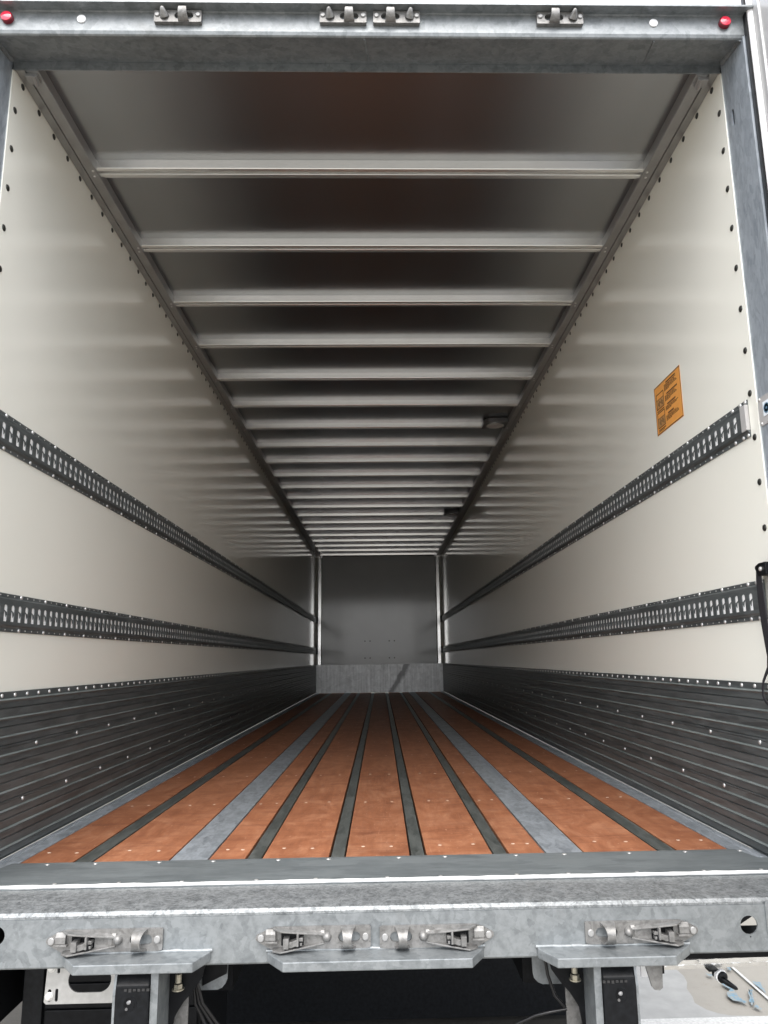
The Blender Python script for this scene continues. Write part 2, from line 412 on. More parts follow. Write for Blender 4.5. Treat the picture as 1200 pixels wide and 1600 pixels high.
# ---- side walls
drv = {1: dome('panel_rivet', 0.0115, 0.005, DARKRIVET, (-1, 0, 0), 12), -1: dome('panel_rivet', 0.0115, 0.005, DARKRIVET, (1, 0, 0), 12)}
for s in (-1, 1):
    m = MB(); m.box(s * W, s * (W + .03), 0.0, L, 0.0, H)
    wall = m.obj('side_wall', WALL, T)
    for k in range(15): 
        z = 2.524 - k * 0.15
        if any(abs(z - c) < .075 for c in (1.396, .80)) and k not in (7,): pass
        if z > 0.56: link('panel_rivet', drv[s], wall, (s * W, 0.033, z))
    y = 0.068
    while y < L - .05:
        link('panel_rivet', drv[s], wall, (s * W, y, 2.648)); y += 0.1255

# ---- roof
m = MB(); m.box(-W - .03, W + .03, 0.0, L + .05, ZC, ZC + .03); m.obj('roof_panel', CEIL, T)
brv_z = dome('rail_rivet', 0.006, 0.003, RIVET, (0, 0, -1), 8)
rails = {}
for s in (-1, 1):
    prof = [(s * W, 2.6995), (s * W, 2.6775), (s * 1.2385, 2.664), (s * 1.205, 2.658), (s * 1.2025, 2.664), (s * 1.199, 2.664), (s * 1.197, 2.656), (s * 1.158, 2.654), (s * 1.156, 2.657), (s * 1.156, 2.6995)]
    m = MB(); m.prism(prof, Y3, 0.004, L - .004); rails[s] = m.obj('roof_rail', RAILALU, T)
BOW0, BOWS = 0.5423, 0.579
bow_prof = [(-.026, 2.6995), (-.0235, 2.680), (-.0215, 2.6645), (-.0195, 2.6615), (-.005, 2.6600), (-.0025, 2.6625), (-.0005, 2.684), (.0125, 2.684), (.0145, 2.6625), (.0165, 2.6610), (.033, 2.6615), (.037, 2.667), (.050, 2.669), (.053, 2.6995)]
bow = MB(); bow.prism(bow_prof, X3, -1.1555, 1.1555); bow_me = bow.mesh('roof_bow', ALU, smooth=12)
for k in range(21):
    y = BOW0 + BOWS * k
    link('roof_bow', bow_me, T, (0, y, 0))
    for s in (-1, 1):
        for dx, dy in ((1.17, -.012), (1.176, .022)):
            if k < 12: link('rail_rivet', brv_z, rails[s], (s * dx, y + dy, 2.6545))
# end clips of the roof rails at the header
for s in (-1, 1):
    m = MB(); m.box(s * 1.165, s * 1.205, .012, .05, 2.642, 2.656); m.tube([(s * 1.175, .012, 2.645), (s * 1.18, .05, 2.637)], .007, 8)
    m.obj('rail_clip', RAILALU, T, bevel=.002)
for y in (BOW0 + BOWS * 6 - .055, BOW0 + BOWS * 13 - .055):
    m = MB(); o_ = [(.945, y - .04), (.955, y - .075), (.985, y - .105), (1.03, y - .115), (1.155, y - .115), (1.155, y + .075), (.945, y + .075)]
    m.prism(o_, lambda u, v, t: (u, v, t), 2.6555, 2.660); m.prism([(x, yy) for x, yy in o_], lambda u, v, t: (1.05 + (u - 1.05) * .985, y + (v - y) * .985, t), 2.660, 2.695)
    lamp = m.obj('interior_lamp', LAMPBODY, T, bevel=.002)
    m = MB(); m.lathe([(.070, 0), (.070, .003), (.06, .006), (0, .008)], (1.05, y - .015, 2.6555), (0, 0, -1), 28); m.obj('lens', LAMPLENS, lamp, smooth=50)
    m = MB(); n = 28
    m.lathe([(.070, 0), (.070, .006), (.080, .006), (.080, 0)], (1.05, y - .015, 2.6553), (0, 0, -1), n); m.obj('lens_ring', ALU, lamp, smooth=40)

# ---- front wall
m = MB(); 
m.box(-W, W, L, L + .05, 0, H + .02)
fw = m.obj('front_wall', FRONT, T)
fhole = dome('bolt_hole', .013, .006, DARKRIVET, (0, -1, 0), 10)  # dark domes standing in for the shaded bolt holes
for x in (-.284, -.184, .191, .291):
    for z in (.98, .654): link('bolt_hole', fhole, fw, (x, L, z))
m = MB(); m.box(-W + .002, W - .002, L - .008, L - .001, 0.002, .533); fk = m.obj('front_kick_plate', FRONTKICK, T)
frv = dome('kick_rivet', .007, .003, RIVET, (0, -1, 0), 8)
for s in (-1, 1):
    for z in (.04, .1, .17, .25, .36, .47):
        link('kick_rivet', frv, fk, (s * 1.13, L - .008, z))
    m = MB(); prof = [(s * 1.239, L - .0005), (s * 1.239, L - .012), (s * 1.195, L - .03), (s * 1.14, L - .03), (s * 1.12, L - .012), (s * 1.12, L - .0005)]
    m.prism(prof, lambda u, v, t: (u, v, t), .534, H - .05); cp = m.obj('front_corner_post', ALU, T, smooth=15)
    m = MB(); m.box(s * 1.238, s * 1.105, L - .045, L - .0005, H - .05, H + .02); m.tube([(s * 1.20, L - .046, H - .02), (s * 1.15, L - .046, H - .04)], .008, 6)
    m.obj('corner_casting', ALU, T, bevel=.004)
    k = 0
    for z in [.6 + .2 * i for i in range(6)]:
        link('post_rivet', frv, cp, (s * 1.128, L - .02, z))
m = MB(); n = 30; vs = []
for i in range(n + 1):
    x = -1.13 + 2.26 * i / n; bl = .012 * math.exp(-((x + .1) / .35) ** 2)
    for yy, zz in ((L - .07, 2.66 + bl), (L - .02, 2.645 + bl * .3), (L - .01, 2.66), (L - .07, 2.69)): vs.append((x, yy, zz))
m.add(vs, [(i * 4 + j, i * 4 + (j + 1) % 4, i * 4 + 4 + (j + 1) % 4, i * 4 + 4 + j) for i in range(n) for j in range(4)])
m.obj('front_cornice', RAILALU, T)

# ---- lashing rails
brv = {s: dome('rail_rivet', 0.0075, 0.0045, RIVET, (-s, 0, 0), 10) for s in (-1, 1)}
P = 0.0482
BACKING = simple('white slot backing', (0.88, 0.88, 0.87), 0.4, 0, 0.02)
def lashing_rail(s, zc, y0, cap):
    h = .0635; d = .013                                   # half height, how far the front stands off the wall
    X = lambda off: s * (W - off)
    y1 = L - .012; n = int((y1 - y0 - .05) / P); ys = y0 + .05; yend = ys + n * P
    zt, zb = .044, -.040
    m = MB()
    def strip(a, b, yA, yB):                              # (offset, z) pair to pair
        m.add([(X(a[0]), yA, zc + a[1]), (X(a[0]), yB, zc + a[1]), (X(b[0]), yB, zc + b[1]), (X(b[0]), yA, zc + b[1])], [(0, 1, 2, 3)])
    up = [(0.0008, h), (.0035, h), (.0035, h - .013), (.0105, h - .0165), (d, h - .0195)]
    dn = [(0.0008, -h), (.0035, -h), (.0035, -h + .0135), (.0105, -h + .018), (d, -h + .0235)]
    for pr in (up, dn):
        for a, b in zip(pr, pr[1:]): strip(a, b, y0, y1)
    strip((d, zt), (d, zb), y0, ys); strip((d, zt), (d, zb), yend, y1)
    for yy in (y0, y1):                                   # closed ends
        pts_ = [(X(a), yy, zc + b) for a, b in up] + [(X(a), yy, zc + b) for a, b in dn[::-1]]
        m.add(pts_, [tuple(range(len(pts_)))])
    hw = .0112; st, sb = .026, -.030; arc = [(P / 2 + hw * math.cos(a), st - hw * .55 + hw * .55 * math.sin(a)) for a in [math.pi * k / 5 for k in range(6)]]
    loop = [(P / 2 - hw, sb), (P / 2 + hw, sb)] + arc
    tongue = [(P / 2 - hw * .9, .009), (P / 2 + hw * .95, .000), (P / 2 + hw * .6, -.010), (P / 2 + hw * .25, -.016), (P / 2 - hw * .1, -.002)]
    for k in range(n):
        ya = ys + k * P
        f = lambda p, o=d: (X(o), ya + p[0], zc + p[1])
        i0 = P / 2 - hw; i1 = P / 2 + hw
        m.add([f((0, zb)), f((0, zt)), f((i0, zt)), f((i0, zb))], [(0, 1, 2, 3)])
        m.add([f((i1, zb)), f((i1, zt)), f((P, zt)), f((P, zb))], [(0, 1, 2, 3)])
        m.add([f((i0, zb)), f((i0, sb)), f((i1, sb)), f((i1, zb))], [(0, 1, 2, 3)])
        m.add([f((i1, zt)), f((i0, zt))] + [f(p) for p in arc[::-1]], [tuple(range(2 + len(arc)))])
        q = [f(p) for p in loop] + [f(p, d - .003) for p in loop]; c = len(loop)
        m.add(q, [(i, (i + 1) % c, (i + 1) % c + c, i + c) for i in range(c)])
        m.add([f(p, d - .0010) for p in tongue] + [f(p, d - .0030) for p in tongue], [tuple(range(5)), tuple(range(5, 10))[::-1]] + [(i, (i + 1) % 5, (i + 1) % 5 + 5, i + 5) for i in range(5)])
    o = m.obj('lashing_rail', G_DARK, T, fix=False)
    yr = y0 + .012; k = 0; far = MB()
    rows = [y0 + .012, y0 + .045] + [y0 + .10 + .187 * i for i in range(64)]
    for yr in rows:
        for zz in (h - .0068, -h + .0068):
            if yr < 5.2: link('rail_rivet', brv[s], o, (X(.0035), yr, zc + zz))
            else: far.lathe([(.0085, 0), (.006, .004), (0, .005)], (X(.0035), yr, zc + zz), (-s, 0, 0), 6)
    fo = far.obj('far_rail_rivet', RIVET, o, smooth=60); fo['kind'] = 'stuff'
    sp = MB()                                             # small dimples between rivets
    for yr in rows[2:30]:
        for q in (1, 2, 3):
            for zz in (h - .0068, -h + .0068): sp.lathe([(.003, 0), (.0015, .0012), (0, .0014)], (X(.0035), yr + .187 * q / 4, zc + zz), (-s, 0, 0), 5)
    so = sp.obj('small_rivet', BOLT, o); so['kind'] = 'stuff'
    m = MB(); m.box(X(.0090), X(.0102), y0 + .045, y1 - .01, zc - .036, zc + .036); m.obj('slot_backing', BACKING, o)
    if cap:
        m = MB(); m.box(X(.001), X(.0145), y0 - .001, y0 + .034, zc - .042, zc + .046); m.obj('end_cap', PLASTIC, o, bevel=.003)
    return o
for s in (-1, 1):
    lashing_rail(s, 1.396, .052, s > 0)
    lashing_rail(s, .80, .068, False)

# ---- kick boards
krv = {s: dome('kick_rivet', 0.0075, 0.004, RIVET, (-s, 0, 0), 10) for s in (-1, 1)}
seams = [(.5395, .3585), (.3565, .1805), (.1785, .004)]
for s in (-1, 1):
    top = .515; far = {}
    for bi, (za, zb) in enumerate(seams):
        prof = [(.001, za)]; ledge = []
        # ribs every 60 mm: small bright ledge, flat, dark groove, flat
        ribs = [z for z in [.516 - .0597 * i for i in range(9)] if zb < z - .002 and z <= za]
        if bi == 0: prof += [(.006, za), (.006, .5185)]
        else: prof += [(.010, za)]
        for z in ribs:
            nxt = max(z - .0597, zb)
            ledge.append(len(prof)); prof += [(.0095, z + .001), (.0160, z - .0027), (.0160, z - .004), (.0115, z - .010)]
            if nxt < z - .03:
                prof += [(.0115, z - .0275), (.0065, z - .029), (.0065, z - .0315), (.0115, z - .033)]
            if nxt == zb: break
        prof += [(.0115, zb), (.001, zb)]
        m = MB(); m.prism([(s * (W - o_), z) for o_, z in prof], Y3, .045, L - .009)
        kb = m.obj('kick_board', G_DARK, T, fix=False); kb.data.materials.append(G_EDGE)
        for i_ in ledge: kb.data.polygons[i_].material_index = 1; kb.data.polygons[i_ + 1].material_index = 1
        fm = MB()
        if bi == 0: rows = [(.5275, .006, y) for y in [.1 + .0872 * i for i in range(138)]]
        else: rows = [((.352, .1745)[bi - 1], .0115, y) for y in [(.18, .108)[bi - 1] + .355 * i for i in range(34)]]
        for z, o_, y in rows:
            if y > L - .05: continue
            if y < 7: link('kick_rivet', krv[s], kb, (s * (W - o_), y, z))
            else: fm.lathe([(.0085, 0), (.006, .0035), (0, .0045)], (s * (W - o_), y, z), (-s, 0, 0), 6)
        if fm.v: fo = fm.obj('far_kick_rivet', RIVET, kb, smooth=60); fo['kind'] = 'stuff'

# ---- floor
def slab(name, x0, x1, mat, z=0.0, y0=.306, y1=None, bev=.0015):
    m = MB(); m.box(x0, x1, y0, (y1 or L - .009), z - .027, z); return m.obj(name, mat, T, bevel=bev)
edges = [1.157, .979, .923, .671, .552, .425, .380, .154, .110]
scr = dome('floor_screw', .0068, .001, simple('pale screw', (0.62, 0.48, 0.38), .5, .2, .3), (0, 0, 1), 8)
planks = []
G = .006
for a, b in ((1.157, .979), (.923, .671), (.552, .425), (.380, .154)):
    planks += [(-a, -b), (b, a)]
planks.append((-.110, .110))
for x0, x1 in sorted(planks):
    p = slab('floor_plank', x0 + G, x1 - G, WOOD)
    for k in range(15):
        y = .441 + .795 * k
        for fx in (.28, .72):
            if y < L - .1: link('floor_screw', scr, p, (x0 + (x1 - x0) * fx + random.uniform(-.012, .012), y + random.uniform(-.012, .012), 0))
for a, b in ((.979, .923), (.425, .380), (.154, .110)):
    for s in (-1, 1): slab('floor_strip', s * a + (G if s < 0 else -G) * .2, s * b, G_STRIP, -.0015 if a != .979 else .0005)
for s in (-1, 1):
    slab('floor_plate', s * .671, s * .552 , G_WIDE, .0006)
    m = MB(); prof = [(s * 1.2265, -.027), (s * 1.2265, .0035), (s * 1.212, .003), (s * 1.205, .006), (s * 1.198, .0025), (s * 1.16, .001), (s * 1.157, -.002), (s * 1.157, -.027)]
    m.prism(prof, Y3, .2, L - .009); m.obj('floor_edge_channel', G_WIDE, T)
m = MB(); m.box(-W, W, .05, L, -.07, -.029); m.obj('floor_frame', BLACK, T)

# ---- rear frame: threshold, sill, header, posts
m = MB(); prof = [(.306, -.027), (.306, .0015), (.052, .0035), (.046, .002), (.044, -.003), (.044, -.027)]
m.prism(prof, X3, -W + .002, W - .002); th = m.obj('threshold_plate', G_THRESH, T)
trv = dome('threshold_rivet', .008, .0025, RIVET, (0, 0, 1), 8)
for i in range(13):
    link('threshold_rivet', trv, th, (-1.06 + i * .185 + random.uniform(-.03, .03), .285, .0015))
    link('threshold_rivet', trv, th, (-1.13 + i * .19 + random.uniform(-.02, .02), .068, .0033), scale=(.8, .8, .6))
m = MB(); n = 60; pts_ = [(-W + .004 + (2 * W - .008) * i / n, .046 + random.uniform(-.0012, .0012), .0018) for i in range(n + 1)]
m.tube(pts_, [.0055 + random.uniform(-.001, .0012) for _ in pts_], 8); m.obj('sealant_bead', simple('pale sealant', (.66, .67, .66), .5, 0, .08, 60), T, smooth=60)
# sill: bent steel channel, open behind
m = MB(); prof = [(.042, -.03), (.042, -.005), (.036, -.0035), (0, -.0035), (-.132, -.0055), (-.144, -.0085), (-.1515, -.016), (-.1515, -.022), (-.146, -.022), (-.14, -.0145), (.01, -.0125), (.036, -.03)]
m.prism(prof, X3, -1.30, 1.30); m.obj('sill_top', G_ROUGH, T, smooth=30)
m = MB()
holes = [circle(.980, -.072, .023, 22), circle(-.983, -.058, .023, 22), circle(.9815, -.1005, .0022, 8)]
m.plate([(-1.30, -.0225), (1.30, -.0225), (1.30, -.1345), (-1.30, -.1345)], holes, lambda u, v, t: (u, YF + t, v), .005)
sill = m.obj('rear_sill', G_SILL, T)
m = MB(); m.prism([(YF + .001, -.1345), (YF + .004, -.139), (YF + .012, -.141), (-.09, -.141), (-.09, -.136), (YF + .006, -.136), (YF + .006, -.1345)], X3, -1.30, 1.30); m.obj('sill_lower_flange', G_SILL, T)
m = MB(); m.plate(roundrect(1.026, 1.20, -.10, -.012, .008), [], lambda u, v, t: (u, YF - .004 + t, v), .0035); m.obj('sill_end_plate', G_SILL, T)
# header
m = MB(); prof = [(YF, 2.735), (YF, 2.666), (-.151, 2.656), (-.146, 2.653), (0, 2.688), (.0, 2.658), (.004, 2.658), (.004, 2.76), (-.15, 2.76), (-.19, 2.742), (-.195, 2.742), (-.195, 2.7355), (-.16, 2.737)]
m.prism(prof, X3, -1.30, 1.30); hd = m.obj('rear_header', G_SILL, T)
for x in (-.02, .95):
    m = MB(); m.tube([(x, -.14, 2.6535), (x + .012, -.02, 2.6825)], .0035, 8); m.obj('weld_seam', G_SILL, hd)
for s in (-1, 1):
    # corner post: reveal with a slot in it, and the rear face outside it
    m = MB()
    hol = [roundrect(-.052, -.036, 2.415, 2.475, .004)] if s > 0 else []
    m.plate([(YF, -.03), (0, -.03), (0, 2.688), (-.146, 2.653), (YF, 2.66)], hol, lambda u, v, t: (s * (W + .004 + t), u, v), .006)
    m.plate([(s * 1.2505, -1.30 + 1.27), (s * 1.335, -.03), (s * 1.335, 2.76), (s * 1.2505, 2.76)], [], lambda u, v, t: (u, YF + .0005 + t, v), .006)
    m.box(s * 1.262, s * 1.335, -.13, .02, -.03, 2.755)
    post = m.obj('corner_post', G_FRAME, T)
    m = MB(); m.tube([(s * 1.240, -.147, 2.656), (s * 1.239, -.02, 2.680)], .008, 8); m.obj('weld_seam', G_SILL, post)
    m = MB(); m.tube([(s * 1.2385, -.14, .0), (s * 1.236, .03, .004)], .010, 8); m.obj('weld_seam', G_SILL, post)
# hinge plate with pictogram sticker on the right-hand reveal
m = MB(); m.plate(roundrect(-.13, -.006, 1.345, 1.438, .012), [], lambda u, v, t: (W + .0005 + t, u, v), .0032)
hp = m.obj('hinge_plate', PLASTIC, T)
m = MB(); m.box(W - .0006, W + .0002, -.125, -.034, 1.371, 1.418); m.obj('pictogram_sticker', STICKW, hp)
m = MB(); m.lathe([(.013, 0), (.013, .0006), (.0165, .0006), (.0165, 0)], (W - .0008, -.055, 1.394), (-1, 0, 0), 20); m.lathe([(.0045, 0), (.0045, .0006)], (W - .0008, -.055, 1.394), (-1, 0, 0), 12)
m.lathe([(.013, 0), (.013, .0006), (.0165, .0006), (.0165, 0)], (W - .0008, -.10, 1.394), (-1, 0, 0), 20); m.obj('pictogram', STICKB, hp)
srv = dome('plate_rivet', .006, .003, RIVET, (-1, 0, 0), 8)
for z in (1.432, 1.352): link('plate_rivet', srv, hp, (W + .0004, -.016, z))

# ---- orange lashing sticker on the right wall
m = MB(); m.box(W - .0009, W - .0001, .543, .821, 1.572, 1.790); st = m.obj('instruction_sticker', ORANGE, T); st['label'] = 'orange instruction sticker with two pictures and four paragraphs'
def bar(mb, y0, y1, z0, z1, o=.0014): mb.box(W - o, W - .001, y0, y1, z0, z1)
pr = MB(); bd = MB(); pc = MB()
for a in ((.5445, .8195, 1.5735, 1.5775), (.5445, .8195, 1.7845, 1.7885), (.5445, .548, 1.578, 1.784), (.816, .8195, 1.578, 1.784)): bar(bd, *a)
for zt_, hh in ((1.752, .070), (1.668, .070)):                       # two framed pictures on the far side
    for a in ((.722, .803, zt_ - .004, zt_), (.722, .803, zt_ - hh, zt_ - hh + .004), (.722, .726, zt_ - hh, zt_), (.799, .803, zt_ - hh, zt_), (.722, .803, zt_ - .028, zt_ - .025)): bar(pr, *a)
    bar(pc, .727, .798, zt_ - hh + .005, zt_ - .029)
    for k in range(5): bar(pr, .735 + k * .011, .741 + k * .011, zt_ - .06 + (k % 3) * .006, zt_ - .04 + (k % 2) * .007, .0017)
    bar(pr, .722, .80, zt_ - hh - .010, zt_ - hh - .0055)
bar(pr, .735, .80, 1.583, 1.5855)
zz = 1.775
for hl, lines in ((.10, 6), (.11, 5), (.085, 4), (.06, 5)):
    bar(pr, .69 - hl, .69, zz - .0062, zz); zz -= .0095
    for k in range(lines):
        ln = random.uniform(.10, .135) if k < lines - 1 else random.uniform(.05, .08)
        x_ = .71
        while x_ > .71 - ln:                                          # broken into words, too small to read
            wl = random.uniform(.008, .02); bar(pr, max(x_ - wl, .71 - ln), x_, zz - .0028, zz); x_ -= wl + .0035
        zz -= .0048
    zz -= .012
pr.obj('print', PRINT, st, fix=False); bd.obj('border', PRINT, st, fix=False); pc.obj('picture', PICT, st)

# ---- lamps and plugs on the header face
for s in (-1, 1):
    x, z = s * 1.185, 2.706
    m = MB(); m.lathe([(.0195, 0), (.0195, .012), (.018, .0135)], (x, YF, z), (0, -1, 0), 24); ml = m.obj('marker_light', REDDARK, T, smooth=40); ml['label'] = 'round red marker light on the header'
    m = MB(); m.lathe([(.0172, 0), (.017, .0015), (.012, .003), (0, .0036)], (x, YF - .0137, z), (0, -1, 0), 24); m.obj('lens', REDLENS, ml, smooth=60)
    m = MB(); m.lathe([(.0145, 0), (.0145, .004), (.010, .0065), (0, .0075)], (s * .9465, YF, 2.707), (0, -1, 0), 20); m.obj('white_marker_cap', WHITEP, T, smooth=60)

# ---- upper lock keepers
bolt_me = hexhead('bolt', .0085, .007, BOLT, (0, -1, 0))
BOLTG = simple('galvanised bolt', (0.34, 0.34, 0.335), 0.45, 0.4, 0.1, 90)
rbolt_me = MB().lathe([(.008, 0), (.008, .003), (.0065, .0045), (0, .005)], (0, 0, 0), (0, -1, 0), 14).mesh('bolt', BOLTG, smooth=40)
def upper_keeper(x0, z0, mir):
    U = (lambda u: x0 + u) if not mir else (lambda u: x0 + .154 - u)
    fn = lambda u, v, t: (U(u), YF - .014 + t, z0 + v)
    m = MB(); m.plate(roundrect(0, .154, -.0235, .0215, .003, 2), [stadium(.066, .128, -.012, .012)], fn, .0135)
    k = m.obj('upper_lock_keeper', G_CAST, T)
    m = MB(); pts_ = [(U(.031), YF - .013, z0), (U(.031), YF - .024, z0 + .003), (U(.031), YF - .036, z0 + .013)]
    m.lathe([(.0155, 0), (.0135, .008), (.009, .018), (.006, .026), (0, .029)], (U(.034), YF - .0135, z0 - .002), (-.12 if not mir else .12, -.8, .45), 14); m.obj('stop_tooth', G_CAST, k, smooth=50)
    m = MB(); ring = []                                        # hooked strap rising from the plate's lower edge
    path = [(.0, -.022), (.009, -.0195), (.017, -.013), (.022, -.005), (.024, .004), (.023, .013), (.019, .018)]
    nrm = []
    for i, (o, v) in enumerate(path):
        a = path[max(i - 1, 0)]; b = path[min(i + 1, len(path) - 1)]
        t = Vector((b[0] - a[0], b[1] - a[1])).normalized(); nrm.append((-t.y, t.x))
    hw0 = [.018, .0165, .015, .014, .0135, .0125, .011]; th_ = .0045; vs = []
    for i, (o, v) in enumerate(path):
        for du, dt in ((-1, 0), (1, 0), (1, 1), (-1, 1)):
            vs.append((U(.097 + du * hw0[i]), YF - .0145 - o - nrm[i][0] * th_ * dt, z0 + v + nrm[i][1] * th_ * dt))
    n = len(path); fs = [(i * 4 + j, i * 4 + (j + 1) % 4, i * 4 + 4 + (j + 1) % 4, i * 4 + 4 + j) for i in range(n - 1) for j in range(4)] + [(0, 3, 2, 1), tuple(range(4 * n - 4, 4 * n))]
    m.add(vs, fs); m.obj('hook', G_CAST, k, bevel=.0012, smooth=40)
    for u in (.0105, .143): link('bolt', rbolt_me, k, (U(u), YF - .014, z0 + .003))
for x0, z0, mir in ((-.707, 2.711, False), (-.166, 2.713, False), (.010, 2.713, True), (.553, 2.714, True)): upper_keeper(x0, z0, mir)

# ---- lower lock keepers
def lower_keeper(x0, z0, mir):
    LN = .297
    U = (lambda u: x0 + u) if not mir else (lambda u: x0 + LN - u)
    sg = -1 if mir else 1
    B = YF - .008
    fn = lambda u, v, t: (U(u), B + t, z0 + v)
    out = [(.003, -.006), (.040, -.0265), (.285, -.0275), (.2955, -.025), (.297, -.02), (.297, .0235), (.294, .0265), (.048, .0265), (.030, .021), (.003, .008), (0, .004), (0, -.002)]
    m = MB(); m.plate(out, [stadium(.213, .270, -.012, .012)], fn, .0075); k = m.obj('lower_lock_keeper', G_CAST, T)
    # end block with lip
    m = MB(); m.prism([(0, .0225), (.003, .0225), (.0085, .012), (.0095, -.003), (.008, -.0045), (.004, -.003), (0, -.003)], lambda u, v, t: (U(t), B - u, z0 + v), .026, .052)
    m.box(U(.026), U(.058), B - .016, B - .004, z0 - .0085, z0 - .004); m.obj('end_block', G_CAST, k, bevel=.002)
    # two flared guide ribs
    for sv in (1, -1):
        vs = []; n = 7
        for i in range(n):
            t = i / (n - 1); u = .044 + t * .134; ht = .030 * (1 - t) ** .8 * min(1, t * 7 + .25) + .004; vv = sv * (.0255 - .009 * t) ; fl = sv * (.004 - .011 * t if sv > 0 else .004 - .006 * t)
            for o_, w_ in ((0, 0), (ht, fl), (ht, fl - sv * .004), (0, -sv * .004)): vs.append((U(u), B - o_, z0 + vv + w_))
        fs = [(i * 4 + j, i * 4 + (j + 1) % 4, i * 4 + 4 + (j + 1) % 4, i * 4 + 4 + j) for i in range(n - 1) for j in range(4)] + [(0, 1, 2, 3), tuple(range(4 * n - 4, 4 * n))]
        m = MB(); m.add(vs, fs); m.obj('guide_rib', G_CAST, k, bevel=.0012)
    # spring catch in the channel
    m = MB(); m.box(U(.074), U(.088), B - .030, B, z0 - .0165, z0 + .007)
    m.prism([(.088, -.003), (.098, -.001), (.107, .003), (.112, .001), (.112, -.013), (.104, -.0125), (.095, -.016), (.088, -.016)], lambda u, v, t: (U(u), t, z0 + v), B - .024, B - .002)
    m.box(U(.108), U(.113), B - .028, B, z0 - .012, z0 + .017); m.box(U(.113), U(.123), B - .020, B - .004, z0 - .002, z0 + .006)
    m.box(U(.113), U(.121), B - .020, B - .004, z0 - .013, z0 - .006)
    sc_ = m.obj('spring_catch', G_CAST, k, bevel=.001)
    m = MB(); m.box(U(.066), U(.124), B - .0025, B - .0003, z0 - .0165, z0 + .0185); m.obj('catch_recess', BLACK, k)
    m = MB(); m.tube([(U(.113), B - .012, z0 + .013), (U(.113), B - .02, z0 - .016)], .004, 8); m.obj('spring_pin', BLACK, sc_)
    # raised pad with plugged hole, nose
    m = MB(); m.box(U(.124), U(.168), B - .002, B, z0 - .0165, z0 + .0175); m.lathe([(.006, 0), (.006, .001), (.0045, .0012)], (U(.152), B - .002, z0 + .0045), (0, -1, 0), 14); m.obj('catch_pad', G_CAST, k)
    m = MB(); m.lathe([(.0125, 0), (.0115, .005), (.0085, .010), (.004, .013), (0, .0135)], (U(.183), B, z0 + .001), (sg * .25, -1, 0), 16); m.obj('nose', G_CAST, k, smooth=60)
    # arched loop
    n = 10; vs = []; loop = []
    for i in range(n + 1):
        a = math.pi * i / n; ou, ov = .034 * math.sin(a) ** .8 if 0 < i < n else 0, .0255 * math.cos(a)
        iu, iv = .029 * math.sin(a) ** .8 if 0 < i < n else 0, .021 * math.cos(a)
        w0 = .219 + .008 * math.sin(a); w1 = .258 - .010 * math.sin(a)
        vs += [(U(w0), B - ou, z0 + ov), (U(w1), B - ou, z0 + ov), (U(w1), B - iu, z0 + iv), (U(w0), B - iu, z0 + iv)]
    m = MB(); m.add(vs, [(i * 4 + j, i * 4 + (j + 1) % 4, i * 4 + 4 + (j + 1) % 4, i * 4 + 4 + j) for i in range(n) for j in range(4)] + [(0, 1, 2, 3), tuple(range(4 * n, 4 * n + 4))]); m.obj('loop', G_CAST, k, smooth=50)
    for u in (.0135, .283): link('bolt', rbolt_me, k, (U(u), B, z0 + (.001 if u < .1 else 0)), scale=(1.05, 1, 1.15))
for x0, z0, mir in ((-.850, -.0715, False), (-.314, -.0755, False), (.006, -.0785, True), (.543, -.0795, True)): lower_keeper(x0, z0, mir)

# ---- bumper shelf plates with weld beads
for xa, xb, fa, fb, zt_ in ((-.805, -.430, -.752, -.458, -.1035), (-.283, .275, -.235, .238, -.1075), (.416, .812, .452, .752, -.113)):
    m = MB(); m.prism([(xa, YF - .0005), (xb, YF - .0005), (xb, YF - .012), (fb, -.232), (fa, -.232), (xa, YF - .012)], lambda u, v, t: (u, v, t), zt_ - .023, zt_)
    bp = m.obj('bumper_plate', G_SILL, T, bevel=.0025)
    m = MB(); n = 26; pts_ = [(xa - .004 + (xb - xa + .008) * i / n, YF - .0015 + random.uniform(-.001, .001), zt_ + .001 + random.uniform(-.001, .001)) for i in range(n + 1)]
    m.tube(pts_, [.0055 + random.uniform(-.0012, .0012) for _ in pts_], 8); m.obj('weld_bead', G_SILL, bp, smooth=60)

